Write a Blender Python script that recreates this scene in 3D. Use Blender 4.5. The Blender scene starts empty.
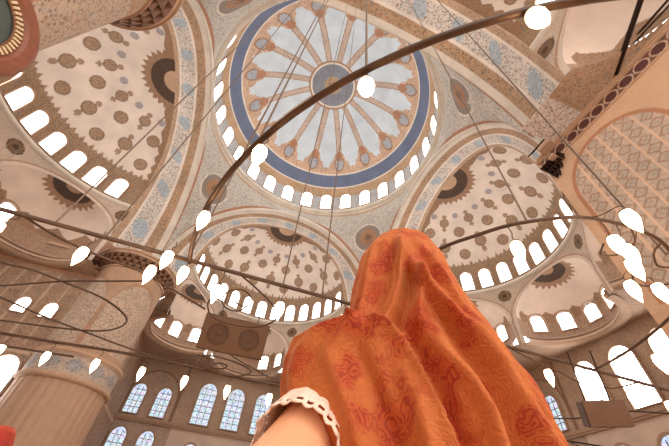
import bpy, math, random
import numpy as np
random.seed(4); RNG = np.random.default_rng(7)
C = bpy.context.scene.collection
PI = math.pi
def lin(c):
    c = np.asarray(c, float) / 255.0
    return np.where(c <= 0.04045, c / 12.92, ((c + 0.055) / 1.055) ** 2.4)
def col(r, g, b): return lin((r, g, b))
# ---------------------------------------------------------------- materials
def new_mat(name):
    m = bpy.data.materials.new(name); m.use_nodes = True
    nt = m.node_tree; b = nt.nodes['Principled BSDF']
    return m, nt, b
def plain(name, rgb, rough=.6, metal=0.0, noise=0.0, scale=8.0, bump=0.0):
    m, nt, b = new_mat(name)
    c = col(*rgb); b.inputs['Roughness'].default_value = rough; b.inputs['Metallic'].default_value = metal
    if noise or bump:
        tc = nt.nodes.new('ShaderNodeTexCoord'); n = nt.nodes.new('ShaderNodeTexNoise')
        n.inputs['Scale'].default_value = scale; n.inputs['Detail'].default_value = 6
        nt.links.new(tc.outputs['Object'], n.inputs['Vector'])
        mx = nt.nodes.new('ShaderNodeMix'); mx.data_type = 'RGBA'
        mx.inputs[6].default_value = (*(c * (1 - noise)), 1); mx.inputs[7].default_value = (*np.minimum(c * (1 + noise), 1), 1)
        nt.links.new(n.outputs['Fac'], mx.inputs[0]); nt.links.new(mx.outputs[2], b.inputs['Base Color'])
        if bump:
            bp = nt.nodes.new('ShaderNodeBump'); bp.inputs['Strength'].default_value = bump; bp.inputs['Distance'].default_value = .02
            nt.links.new(n.outputs['Fac'], bp.inputs['Height']); nt.links.new(bp.outputs[0], b.inputs['Normal'])
    else:
        b.inputs['Base Color'].default_value = (*c, 1)
    return m
def paint_mat(name, scale=1.9):
    """painted plaster: the large ornament comes from a colour attribute, the fine
    arabesque from nodes, as strong as the attribute's alpha asks"""
    m, nt, b = new_mat(name); N = nt.nodes; L = nt.links
    b.inputs['Roughness'].default_value = .75
    at = N.new('ShaderNodeAttribute'); at.attribute_name = 'paint'
    tc = N.new('ShaderNodeTexCoord')
    nz = N.new('ShaderNodeTexNoise'); nz.inputs['Scale'].default_value = 1.1; nz.inputs['Detail'].default_value = 4
    L.new(tc.outputs['Object'], nz.inputs['Vector'])
    v1 = N.new('ShaderNodeTexVoronoi'); v1.feature = 'DISTANCE_TO_EDGE'; v1.inputs['Scale'].default_value = scale
    v2 = N.new('ShaderNodeTexVoronoi'); v2.feature = 'F1'; v2.inputs['Scale'].default_value = scale * 2.3
    dm = N.new('ShaderNodeMix'); dm.data_type = 'VECTOR'; dm.inputs[0].default_value = .12
    L.new(tc.outputs['Object'], dm.inputs[4]); L.new(nz.outputs['Color'], dm.inputs[5])
    L.new(dm.outputs[1], v1.inputs['Vector']); L.new(dm.outputs[1], v2.inputs['Vector'])
    r1 = N.new('ShaderNodeMapRange'); r1.inputs[1].default_value = .01; r1.inputs[2].default_value = .07; r1.inputs[3].default_value = .45; r1.inputs[4].default_value = 0
    L.new(v1.outputs['Distance'], r1.inputs[0])
    r2 = N.new('ShaderNodeMapRange'); r2.inputs[1].default_value = .24; r2.inputs[2].default_value = .40; r2.inputs[3].default_value = .78; r2.inputs[4].default_value = 0
    L.new(v2.outputs['Distance'], r2.inputs[0])
    mxm = N.new('ShaderNodeMath'); mxm.operation = 'MAXIMUM'; L.new(r1.outputs[0], mxm.inputs[0]); L.new(r2.outputs[0], mxm.inputs[1])
    am = N.new('ShaderNodeMath'); am.operation = 'MULTIPLY'; L.new(mxm.outputs[0], am.inputs[0]); L.new(at.outputs['Alpha'], am.inputs[1])
    # the ornament is painted in brown, brick red and slate blue
    cr = N.new('ShaderNodeValToRGB'); cr.color_ramp.interpolation = 'CONSTANT'
    sp = N.new('ShaderNodeSeparateColor'); L.new(v2.outputs['Color'], sp.inputs[0]); L.new(sp.outputs[0], cr.inputs[0])
    e = cr.color_ramp.elements; e[0].color = (*col(98, 70, 46), 1); e[1].position = .45; e[1].color = (*col(150, 84, 58), 1)
    e2 = e.new(.7); e2.color = (*col(84, 98, 116), 1)
    mx = N.new('ShaderNodeMix'); mx.data_type = 'RGBA'
    L.new(am.outputs[0], mx.inputs[0]); L.new(at.outputs['Color'], mx.inputs[6]); L.new(cr.outputs[0], mx.inputs[7])
    # grime
    g = N.new('ShaderNodeTexNoise'); g.inputs['Scale'].default_value = .55; g.inputs['Detail'].default_value = 8
    L.new(tc.outputs['Object'], g.inputs['Vector'])
    gr = N.new('ShaderNodeMapRange'); gr.inputs[1].default_value = .3; gr.inputs[2].default_value = .7; gr.inputs[3].default_value = .86; gr.inputs[4].default_value = 1.08
    L.new(g.outputs['Fac'], gr.inputs[0])
    vm = N.new('ShaderNodeVectorMath'); vm.operation = 'SCALE'; L.new(mx.outputs[2], vm.inputs[0]); L.new(gr.outputs[0], vm.inputs['Scale'])
    L.new(vm.outputs[0], b.inputs['Base Color'])
    return m
def glow(name, rgb, strength, stained=False):
    m = bpy.data.materials.new(name); m.use_nodes = True; nt = m.node_tree; N = nt.nodes; L = nt.links
    N.clear(); out = N.new('ShaderNodeOutputMaterial'); em = N.new('ShaderNodeEmission')
    em.inputs['Color'].default_value = (*col(*rgb), 1); em.inputs['Strength'].default_value = strength
    L.new(em.outputs[0], out.inputs[0])
    tc = N.new('ShaderNodeTexCoord')
    if stained:
        v = N.new('ShaderNodeTexVoronoi'); v.inputs['Scale'].default_value = 3.4; L.new(tc.outputs['Object'], v.inputs['Vector'])
        hs = N.new('ShaderNodeMix'); hs.data_type = 'RGBA'; hs.inputs[0].default_value = .22
        hs.inputs[6].default_value = (*col(*rgb), 1); L.new(v.outputs['Color'], hs.inputs[7])
        v2 = N.new('ShaderNodeTexVoronoi'); v2.feature = 'DISTANCE_TO_EDGE'; v2.inputs['Scale'].default_value = 3.4
        L.new(tc.outputs['Object'], v2.inputs['Vector'])
        r = N.new('ShaderNodeMapRange'); r.inputs[1].default_value = 0; r.inputs[2].default_value = .07; r.inputs[3].default_value = .25; r.inputs[4].default_value = 1
        L.new(v2.outputs['Distance'], r.inputs[0])
        vm = N.new('ShaderNodeVectorMath'); vm.operation = 'SCALE'; L.new(hs.outputs[2], vm.inputs[0]); L.new(r.outputs[0], vm.inputs['Scale'])
        L.new(vm.outputs[0], em.inputs['Color'])
    return m
PAINT = paint_mat('painted_plaster', 2.6)
PAINT_FINE = paint_mat('painted_plaster_fine', 3.2)
PANE = glow('daylit_glass', (255, 250, 244), 5.0)
STAIN = glow('stained_glass', (222, 234, 250), .62, True)
LAMP = glow('glowing_lamp_glass', (255, 214, 166), 14.0)
IRON = plain('wrought_iron_bronze', (78, 56, 42), .5, .25, .3, 30)
IRON_D = plain('dark_iron', (52, 36, 28), .5, .7)
CABLE = plain('steel_cable', (120, 100, 84), .5, .6)
WOOD = plain('varnished_wood', (98, 64, 38), .45, 0, .25, 14)
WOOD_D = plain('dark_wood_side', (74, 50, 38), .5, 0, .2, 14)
GRILLE = plain('speaker_cone', (84, 54, 34), .7, 0, .2, 20)
STONE = plain('marble', (196, 160, 132), .55, 0, .12, 2.5)
FRAMEM = plain('window_stone', (176, 146, 122), .8, 0, .1, 4)
CARPET = plain('woven_carpet', (176, 142, 112), .95, 0, .2, 3)
# ---------------------------------------------------------------- mesh helpers
def grid_faces(nu, nv, cu=False):
    i = np.arange(nu if cu else nu - 1)[:, None]; j = np.arange(nv - 1)[None, :]
    i2 = (i + 1) % nu
    return np.stack([i * nv + j + 0 * i, i2 * nv + j, i2 * nv + j + 1, i * nv + j + 1], -1).reshape(-1, 4)
def mesh_np(name, V, F, mats, paint=None, smooth=True, fmat=None):
    V = np.asarray(V, np.float32).reshape(-1, 3); F = np.asarray(F, np.int32)
    me = bpy.data.meshes.new(name)
    me.vertices.add(len(V)); me.vertices.foreach_set('co', V.ravel())
    k = F.shape[1]
    me.loops.add(F.size); me.loops.foreach_set('vertex_index', F.ravel())
    me.polygons.add(len(F)); me.polygons.foreach_set('loop_start', np.arange(0, F.size, k, dtype=np.int32))
    me.polygons.foreach_set('loop_total', np.full(len(F), k, np.int32))
    if smooth: me.polygons.foreach_set('use_smooth', np.ones(len(F), bool))
    for m in (mats if isinstance(mats, (list, tuple)) else [mats]): me.materials.append(m)
    if fmat is not None: me.polygons.foreach_set('material_index', np.asarray(fmat, np.int32))
    if paint is not None:
        a = me.color_attributes.new('paint', 'FLOAT_COLOR', 'POINT'); a.data.foreach_set('color', np.asarray(paint, np.float32).reshape(-1))
    me.update(calc_edges=True); me.validate()
    return me
def link(name, me, parent=None, loc=None, rotz=None):
    o = bpy.data.objects.new(name, me); C.objects.link(o)
    if parent is not None: o.parent = parent
    if loc is not None: o.location = loc
    if rotz is not None: o.rotation_euler = (0, 0, rotz)
    return o
def struct(name, me, parent=None, loc=None, rotz=None):
    o = link(name, me, parent, loc, rotz)
    if parent is None: o['kind'] = 'structure'
    return o
class MB:
    """collects pieces and builds one mesh"""
    def __init__(s): s.v = []; s.f = []; s.n = 0
    def add(s, V, F):
        V = [tuple(p) for p in V]; s.v += V; s.f += [tuple(i + s.n for i in f) for f in F]; s.n += len(V); return s
    def box(s, c, d, rz=0, M=None):
        x, y, z = [k / 2 for k in d]; cr, sr = math.cos(rz), math.sin(rz); V = []
        for a, b, e in ((-1,-1,-1),(1,-1,-1),(1,1,-1),(-1,1,-1),(-1,-1,1),(1,-1,1),(1,1,1),(-1,1,1)):
            px, py = a * x, b * y; V.append((c[0] + px * cr - py * sr, c[1] + px * sr + py * cr, c[2] + e * z))
        return s.add(V, [(0,3,2,1),(4,5,6,7),(0,1,5,4),(1,2,6,5),(2,3,7,6),(3,0,4,7)])
    def tube(s, P, r, n=8, closed=False):
        P = [np.array(p, float) for p in P]; m = len(P); V = []; F = []
        up = None
        for i, p in enumerate(P):
            a = P[(i - 1) % m] if (closed or i > 0) else p; b = P[(i + 1) % m] if (closed or i < m - 1) else p
            t = b - a; t /= (np.linalg.norm(t) + 1e-12)
            if up is None:
                up = np.array([0, 0, 1.]) if abs(t[2]) < .9 else np.array([1., 0, 0])
            x = np.cross(up, t); x /= (np.linalg.norm(x) + 1e-12); y = np.cross(t, x); up = y
            rr = r[i] if hasattr(r, '__len__') else r
            for k in range(n):
                q = 2 * PI * k / n; V.append(p + rr * (x * math.cos(q) + y * math.sin(q)))
        for i in range(m if closed else m - 1):
            j = (i + 1) % m
            for k in range(n):
                l = (k + 1) % n; F.append((i * n + k, j * n + k, j * n + l, i * n + l))
        if not closed: F.append(tuple(range(n))[::-1]); F.append(tuple((m - 1) * n + k for k in range(n)))
        return s.add(V, F)
    def lathe(s, prof, c=(0, 0, 0), n=24, cap=True):
        V = []; F = []; m = len(prof)
        for r, z in prof:
            for k in range(n): q = 2 * PI * k / n; V.append((c[0] + r * math.cos(q), c[1] + r * math.sin(q), c[2] + z))
        for i in range(m - 1):
            for k in range(n): l = (k + 1) % n; F.append((i*n+k, i*n+l, (i+1)*n+l, (i+1)*n+k))
        if cap: F.append(tuple(range(n))[::-1]); F.append(tuple((m-1)*n+k for k in range(n)))
        return s.add(V, F)
    def mesh(s, name, mat, smooth=False):
        me = bpy.data.meshes.new(name); me.from_pydata([tuple(map(float, p)) for p in s.v], [], s.f)
        me.materials.append(mat)
        if smooth: me.polygons.foreach_set('use_smooth', np.ones(len(me.polygons), bool))
        me.update(); return me
def spline(P, k=8):
    P = [np.array(p, float) for p in P]; out = []
    for i in range(len(P) - 1):
        a = P[max(i - 1, 0)]; b = P[i]; c = P[i + 1]; d = P[min(i + 2, len(P) - 1)]
        for j in range(k):
            t = j / k; out.append(.5 * ((2*b) + (c - a) * t + (2*a - 5*b + 4*c - d) * t*t + (3*b - a - 3*c + d) * t**3))
    out.append(P[-1]); return out
def mixc(a, b, t):
    t = np.clip(t, 0, 1)[..., None]; return a * (1 - t) + b * t
def put(colr, mask, rgb, fine=None):
    colr[mask, :3] = col(*rgb)
    if fine is not None: colr[mask, 3] = fine
# palette of the painted ceiling
CREAM = (224, 210, 198); TAN = (188, 164, 138); BROWN = (158, 122, 94); DKBR = (84, 62, 46); RUST = (176, 128, 98)
BLUE = (98, 112, 140); GREY = (200, 211, 220); SLATE = (170, 176, 184); WHITE = (222, 212, 198)
# ---------------------------------------------------------------- main dome
RW = 11.74; ZR = 33.15
NA = 960
ang = np.arange(NA) * 2 * PI / NA
prof = [(12.0, 32.75), (11.45, 32.82), (11.42, 33.0), (11.48, 33.15), (11.8, 33.2)] + [(RW, z) for z in np.linspace(33.3, 36.3, 16)]
ts = np.linspace(0.13, PI / 2 - 0.004, 150)
prof += [(11.84 * math.cos(t), 35.0 + 10.14 * math.sin(t)) for t in ts]
prof = np.array(prof); R, A_ = np.meshgrid(prof[:, 0], ang); Z = np.broadcast_to(prof[:, 1], R.shape)
V = np.stack([R * np.cos(A_), R * np.sin(A_), Z], -1)
Pc = np.zeros(R.shape + (4,)); Pc[...] = (*col(*TAN), .5)
put(Pc, Z < 33.25, WHITE, .1)
PH = math.degrees(-.3342) + 90
dw = ((np.degrees(A_) - PH) / (360 / 28) + .5) % 1 - .5          # position between two dome windows
wb = (Z > 33.25) & (Z < 36.2)
put(Pc, wb, (186, 188, 190), .8)
put(Pc, wb & (np.abs(dw) < .30), TAN, .3)
put(Pc, (Z >= 36.2), (190, 158, 124), .9)
put(Pc, (R < 11.42) & (Z > 36), WHITE, 0)
put(Pc, (R < 11.34) & (Z > 36), BLUE, .6)
put(Pc, (R < 10.52) & (Z > 36), WHITE, .1)
rb = ((np.degrees(A_) + 5) / 22.5 + .5) % 1 - .5                 # sixteen ribs
ad = rb * 22.5 * PI / 180 * R                                     # metres from the rib's line
put(Pc, (R < 10.42) & (Z > 36), (204, 172, 146), .95)
# white petals between ribs with a lobed outer end
edge = 8.9 + .85 * np.cos(np.pi * 2 * (rb + .5)) + .28 * np.abs(np.sin(np.pi * 6 * rb))
petal = (R < edge) & (np.abs(ad) > .30) & (R > 3.25 + .25 * np.cos(2 * np.pi * rb)) & (Z > 38)
put(Pc, petal, GREY, 0.0)
ribm = (np.abs(ad) < .30) & (R < 8.9) & (R > 3.2) & (Z > 38)
put(Pc, ribm, (198, 178, 162), .8)
put(Pc, (np.abs(ad) < .36) & (np.abs(ad) > .27) & (R < 8.6) & (R > 3.2) & (Z > 38), BROWN, 0)
d2 = np.hypot(R - 9.55, ad); put(Pc, (d2 < .72) & (Z > 37), BROWN, .5); put(Pc, (d2 < .55) & (Z > 37), SLATE, .9)
d3 = np.hypot(R - 8.75, ad); put(Pc, (d3 < .5) & (Z > 37), RUST, .8)
put(Pc, (R < 3.1) & (Z > 40), BROWN, .2); put(Pc, (R < 2.95) & (Z > 40), WHITE, 0); put(Pc, (R < 2.75) & (Z > 40), (134, 142, 154), .9)
put(Pc, (R < 1.15) & (Z > 40), (178, 150, 120), .5); put(Pc, (R < .5) & (Z > 40), RUST, .3)
struct('ceiling', mesh_np('ceiling', V, grid_faces(NA, len(prof), True), PAINT_FINE, Pc))

# windows: an arched opening in the local x-z plane, daylight pane behind a moulded frame; y looks into the hall
def arch_outline(w, h, n=14, pointed=.15):
    pts = [(-w / 2, 0)]; r = w / 2; hh = h - r * (1 + pointed)
    for i in range(n + 1):
        t = PI - PI * i / n; pts.append((r * math.cos(t), hh + r * (1 + pointed) * math.sin(t)))
    pts.append((w / 2, 0)); return pts
def window_meshes(w, h, fw, depth, pane_mat, bars=0):
    inner = arch_outline(w, h); outer = arch_outline(w + 2 * fw, h + fw * 1.3); outer = [(x, z - (fw * .5 if z == 0 else 0)) for x, z in outer]
    n = len(inner); m = MB(); V = []; F = []
    for (x, z) in inner: V.append((x, -.0, z))
    for (x, z) in inner: V.append((x, depth, z))
    for (x, z) in outer: V.append((x, depth, z))
    for (x, z) in outer: V.append((x, -.0, z))
    for i in range(n):
        j = (i + 1) % n
        F += [(i, j, n + j, n + i), (n + i, n + j, 2*n + j, 2*n + i), (2*n + i, 2*n + j, 3*n + j, 3*n + i)]
    m.add(V, F)
    fr = m.mesh('window_frame', FRAMEM)
    p = MB(); p.add([(x, .04, z) for x, z in inner], [tuple(range(n))]); pm = p.mesh('pane', pane_mat)
    bm = None
    if bars:
        b = MB()
        for k in range(1, bars + 1): b.box((-w/2 + w * k / (bars + 1), .06, h * .46), (.045, .03, h * .92))
        nz = max(2, int(h / .55))
        for k in range(1, nz): b.box((0, .06, h * k / nz), (w * (1 if k < nz - 1 else .8), .03, .045))
        bm = b.mesh('glazing_bars', IRON_D)
    return fr, pm, bm
WN = [0]
def put_window(meshes, x, y, z, face, tilt=0.0):
    """face: direction (radians) the window looks towards, into the hall"""
    WN[0] += 1
    r = bpy.data.objects.new('window_%d' % WN[0], meshes[0]); C.objects.link(r); r['kind'] = 'structure'
    r.location = (x, y, z); r.rotation_euler = (tilt, 0, face - PI / 2)
    link('pane', meshes[1], r)
    if meshes[2]: link('glazing_bars', meshes[2], r)
    return r
dome_win = window_meshes(1.32, 2.8, .12, .10, PANE)
for i in range(28):
    a = math.radians(PH + i * 360 / 28)
    put_window(dome_win, (RW - .005) * math.cos(a), (RW - .005) * math.sin(a), 33.72, a + PI)

# ---------------------------------------------------------------- pendentives
def arch_in(lat):      # height of a great arch's inner edge at a lateral distance
    q = np.clip(1 - (lat / 10.97) ** 2, 0, 1); return 18.47 + 11.8 * np.sqrt(q)
na, nt_ = 220, 150
a = np.linspace(0, PI / 2, na)[:, None]; t = np.linspace(0, 1, nt_)[None, :]
lat = np.where(a < PI / 4, 11.0 * np.tan(np.minimum(a, PI/4)), 11.0 / np.tan(np.maximum(a, PI/4)))
rbot = np.hypot(11.0, lat); zb = arch_in(lat); zt = 32.8
rr = rbot + (11.85 - rbot) * t - .25 * np.sin(PI * t) * np.clip(rbot - 11.3, 0, 1); zz = zb + (zt - zb) * t
aa = a + 0 * t
V = np.stack([rr * np.cos(aa), rr * np.sin(aa), zz], -1)
Pp = np.zeros(V.shape[:2] + (4,)); Pp[...] = (*col(200, 194, 184), .9)
hgt = zz - zb
s45 = (aa - PI / 4) * 13; dm = np.hypot(s45, zz - 28.8)
put(Pp, (zt - zz < .55), TAN, .7); put(Pp, (zt - zz < .2), WHITE, 0)
put(Pp, (hgt < .28), WHITE, 0); put(Pp, (hgt < .9) & (hgt > .45), RUST, .5)
put(Pp, dm < 1.75, WHITE, .2); put(Pp, dm < 1.6, (142, 130, 122), .6); put(Pp, dm < 1.05, (170, 126, 92), .6); put(Pp, dm < .42, (126, 96, 76), .2)
pend = mesh_np('pendentive', V, grid_faces(na, nt_), PAINT_FINE, Pp)
for k in range(4): struct('pendentive', pend, rotz=k * PI / 2)

# ---------------------------------------------------------------- one bay: great arch, half-dome, niches, side walls; local +y points away from the main dome
A2 = 14.38; RH = 8.75
nt_, ns = 260, 44
th = np.linspace(0, PI, nt_)[:, None]; s = np.linspace(0, 1, ns)[None, :]
x0 = 10.97 * np.cos(th); z0 = 18.47 + 11.8 * np.sin(th)
x1 = 8.7 * np.cos(th); z1 = 24.6 + 6.5 * np.sin(th) - (6.1) * (1 - np.sin(th)) ** 2.2
X = x0 + (x1 - x0) * s; Zs = z0 + (z1 - z0) * s + 0 * s; Y = 11.0 + (A2 - 11.0) * s + 0 * th
Y2 = 10.86 + 0 * th
V = np.stack([X, Y, Zs], -1)
# a small step of moulding on the dome side
lip = np.stack([x0 * 1.004, Y2, z0 + .45], -1); lip2 = np.stack([x0, Y2, z0 - .04], -1)
fl = np.stack([x1 * 1.12, A2 + .0 * th, z1 + 1.0], -1)
V = np.concatenate([lip, lip2, V, fl], 1)
S = np.concatenate([0 * th - .05, 0 * th - .02, s + 0 * th, 1 + 0 * th], 1); TH = th + 0 * S
Pa = np.zeros(V.shape[:2] + (4,)); Pa[...] = (*col(218, 210, 200), 1.0)
put(Pa, S < .40, (184, 152, 120), .95); put(Pa, S < .12, WHITE, .1); put(Pa, (S > .37) & (S < .42), (232, 220, 208), 0)
put(Pa, S > .86, (190, 160, 132), .7); put(Pa, (S > .83) & (S < .87), (232, 220, 208), 0)
# lozenges of slate blue along the soffit
ph = (TH / PI * 9) % 1 - .5
dl = np.hypot(ph * 3.6, (S - .62) * 3.6)
put(Pa, (dl < .62) & (S > .42) & (S < .82), (176, 190, 200), .6)
arch_me = mesh_np('great_arch', V, grid_faces(nt_, ns + 3), PAINT, Pa)

# half dome shell
def med(Pc, d, r, kind):
    if kind == 's': put(Pc, d < r, (160, 158, 162), .35)
    else:
        put(Pc, d < r, (134, 104, 80), .25); put(Pc, d < r * .78, (160, 130, 104), .8)
nph, nz = 420, 150
phi = np.linspace(0, PI, nph)[:, None]
zs = np.concatenate([np.linspace(22.85, 25.6, 14)])
tt = np.linspace(.1, PI / 2 - .003, nz)
pr = np.concatenate([np.stack([0 * zs + RH, zs], -1), np.stack([RH * np.cos(tt) * 1.004, 25 + 6.2 * np.sin(tt)], -1)])
pr = np.concatenate([[[RH + .15, 22.5], [RH - .22, 22.55], [RH - .22, 22.8]], pr])
Rr = pr[:, 0][None, :] + 0 * phi; Zz = pr[:, 1][None, :] + 0 * phi; Ph = phi + 0 * Rr
V = np.stack([Rr * np.cos(Ph), A2 + Rr * np.sin(Ph), Zz], -1)
azd = np.degrees(Ph) - 90
Ph_ = np.zeros(V.shape[:2] + (4,)); Ph_[...] = (*col(*CREAM), 0)
put(Ph_, Zz < 22.9, WHITE, .1)
WD = 12.6
wz = (Zz >= 22.9)
tooth = np.abs(((azd / WD * 4) % 1) - .5) * 2
tooth2 = np.abs(((azd / WD * 2) % 1) - .5) * 2
border = (Zz >= 22.9) & (Zz < 26.2 + .25 * tooth2 + .35 * tooth)
put(Ph_, border, (164, 138, 110), .95)
fx = np.abs(np.abs(azd) - 88) * PI / 180 * Rr          # border by the arch
yy = Rr * np.sin(Ph)
put(Ph_, (yy < .55 + .3 * np.abs(((Zz * 1.3) % 1) - .5) * 2) & (Zz > 25), (158, 126, 98), .8)
def spot(azc, rc, rad, kind):
    dx = Rr * np.sin(np.radians(azd)) - rc * math.sin(math.radians(azc)); dy = Rr * np.cos(np.radians(azd)) - rc * math.cos(math.radians(azc))
    slope = 6.2 * rc / (RH * math.sqrt(max(RH**2 - rc**2, .2)))
    ur = dx * math.sin(math.radians(azc)) + dy * math.cos(math.radians(azc)); ut = dx * math.cos(math.radians(azc)) - dy * math.sin(math.radians(azc))
    ur = ur * math.sqrt(1 + slope * slope)
    ok = (Zz > 25.9)
    if kind == 'd':
        put(Ph_, ok & (np.abs(ut) < .24) & (np.abs(ur) < rad * 1.75) & (np.abs(ur) > rad * 1.2), (164, 136, 112), .3)
        put(Ph_, ok & (np.abs(ut) < .10) & (np.abs(ur) < rad * 1.95), (164, 136, 112), .3)
    d = np.hypot(ur, ut)
    if kind == 's': put(Ph_, ok & (d < rad), (168, 162, 164), .35)
    else:
        put(Ph_, ok & (d < rad), (144, 116, 90), .3); put(Ph_, ok & (d < rad * .8), (168, 140, 114), .95)
for k in range(-5, 6):
    az = 15.5 * k
    if k % 2 == 0: spot(az, 5.05, .52, 'd'); spot(az, 7.38, .62, 'd')
    else: spot(az, 6.15, .6, 'm'); spot(az, 7.98, .6, 'm'); spot(az, 4.35, .33, 's')
# half medallion at the crown, cut by the great arch
sc = np.abs(((azd / 12) % 1) - .5) * 2
put(Ph_, (Rr < 2.55 + .38 * sc) & (Zz > 29), (158, 124, 96), .6)
put(Ph_, (Rr < 2.15) & (Zz > 29), (74, 54, 38), .35); put(Ph_, (Rr < 1.0) & (Zz > 29), (196, 164, 134), .2)
hd_me = mesh_np('half_dome', V, grid_faces(nph, len(pr)), PAINT_FINE, Ph_)

# drum wall below the half-dome with three niche openings, and the niches' own half-domes
NZS, NHT, NA0 = 18.7, 3.35, 28.0
EX = [-60.0, 0.0, 60.0]
def drum(base=16.5):
    nph, nz = 361, 60
    V = []; F = []; P_ = []
    az = np.linspace(-90, 90, nph)
    top = 22.55
    low = np.full(nph, base)
    for c in EX:
        q = 1 - ((az - c) / NA0) ** 2; low = np.where(q > 0, NZS + NHT * np.sqrt(np.maximum(q, 0)), low)
    k = np.linspace(0, 1, nz)
    Zq = low[:, None] + (top - low)[:, None] * k[None, :]
    a = np.radians(az)[:, None] + 0 * Zq
    V = np.stack([RH * np.sin(a), A2 + RH * np.cos(a), Zq], -1)
    P_ = np.zeros(Zq.shape + (4,)); P_[...] = (*col(196, 176, 158), .35)
    azz = np.degrees(a)
    for c in EX:
        d = (np.hypot((azz - c) / NA0 * 4.15, np.maximum(Zq - NZS, 0) * 4.15 / NHT)) - 4.15
        put(P_, (d > 0) & (d < .45), (214, 196, 182), .1); put(P_, (d > .30) & (d < .45), (176, 140, 112), .4)
    for c in (-30, 30, -88, 88):
        d = np.hypot((azz - c) * PI / 180 * RH, Zq - 21.55)
        put(P_, d < .62, (96, 74, 54), .3); put(P_, d < .48, (120, 92, 62), .7); put(P_, d < .2, (70, 50, 36), 0)
    return mesh_np('drum_wall', V, grid_faces(nph, nz), PAINT_FINE, P_)
drum_me = drum(); drum_south = drum(18.5)
half_ch = RH * math.sin(math.radians(NA0)); ch_d = RH * math.cos(math.radians(NA0)); ND = 4.3
def niche(c, bare=False):
    """half-dome and curved wall of one niche, in bay coordinates"""
    nth, nps = 150, 90
    th = np.linspace(0, PI, nth)[:, None]; ps = np.linspace(0, PI / 2, nps)[None, :]
    lx = NA0 * np.cos(th); zz0 = NHT * np.sin(th)
    lat = RH * np.sin(np.radians(lx)); rad0 = RH * np.cos(np.radians(lx))
    X = lat + 0 * ps; Yr = rad0 + (ch_d - rad0) * np.sin(ps) + ND * np.sin(th) * np.sin(ps); Zq = NZS + zz0 * np.cos(ps)
    V1 = np.stack([X, Yr, Zq], -1)
    P1 = np.zeros(Zq.shape + (4,)); P1[...] = (*col(224, 204, 188), 0)
    # distance from the crown of the opening along the shell
    dx = X; ds = (PI / 2 - 0) * 0
    d = np.hypot(X, np.hypot(Yr - RH, (Zq - NZS - NHT)))
    an = np.degrees(np.arctan2(X, np.hypot(Yr - RH, Zq - NZS - NHT)))
    sc = np.abs(((an / 14) % 1) - .5) * 2
    put(P1, d < 1.85 + .38 * sc, (160, 126, 98), .6); put(P1, d < 1.5, (70, 52, 38), .3); put(P1, d < .6, (170, 138, 110), .2)
    put(P1, (np.sin(th) < .12) & (np.cos(ps) > 0), (180, 150, 124), .5)
    # painted arcs above the niche windows
    base = np.degrees(np.arctan2(X, Yr - ch_d))
    wob = np.abs((((base + 16) / 32) % 1) - .5) * 2
    P1m = (Zq < NZS + .35 + .75 * wob); P1m &= (np.abs(base) < 84); put(P1, P1m, (162, 130, 102), .7)
    # wall below
    nb, nw = 120, 26
    b = np.linspace(-PI / 2, PI / 2, nb)[:, None]; w = np.linspace(0, 1, nw)[None, :]
    X2 = half_ch * np.sin(b) + 0 * w; Y2 = ch_d + ND * np.cos(b) + 0 * w; Z2 = 17.2 + (NZS - 17.2) * w + 0 * b
    V2 = np.stack([X2, Y2, Z2], -1); P2 = np.zeros(Z2.shape + (4,)); P2[...] = (*col(176, 146, 122), .7)
    # stepped cornice under the niche
    steps = [(.0, 17.3), (-.12, 17.25), (-.12, 17.1), (-.28, 17.05), (-.28, 16.85), (-.45, 16.8), (-.45, 16.45), (.2, 16.42)]
    V3 = []; 
    b1 = np.linspace(-PI / 2, PI / 2, nb)
    for bb in b1:
        for (o, z) in steps: V3.append(((half_ch + o) * math.sin(bb), ch_d + (ND + o) * math.cos(bb), z))
    V3 = np.array(V3).reshape(nb, len(steps), 3); P3 = np.zeros((nb, len(steps), 4)); P3[...] = (*col(186, 156, 132), .25)
    P3[:, 3:5, :3] = col(120, 92, 72); P3[:, 3:5, 3] = .6; P3[:, 5:7, :3] = col(204, 172, 146)
    rot = math.radians(-c); out = []
    Vs = [V1, V2, V3]; Ps = [P1, P2, P3]; Fs = [grid_faces(nth, nps), grid_faces(nb, nw), grid_faces(nb, len(steps))]
    n = 0; VV = []; FF = []; PP = []
    if bare: Vs, Ps, Fs = Vs[:1], Ps[:1], Fs[:1]
    for v, p, f in zip(Vs, Ps, Fs):
        x = v[..., 0] * math.cos(rot) - v[..., 1] * math.sin(rot); y = v[..., 0] * math.sin(rot) + v[..., 1] * math.cos(rot)
        v = np.stack([x, y + A2, v[..., 2]], -1).reshape(-1, 3)
        VV.append(v); FF.append(f + n); PP.append(p.reshape(-1, 4)); n += len(v)
    return mesh_np('niche', np.concatenate(VV), np.concatenate(FF), PAINT_FINE, np.concatenate(PP))
niche_me = {c: niche(c) for c in EX}; niche_south = {c: niche(c, True) for c in EX}
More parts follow.
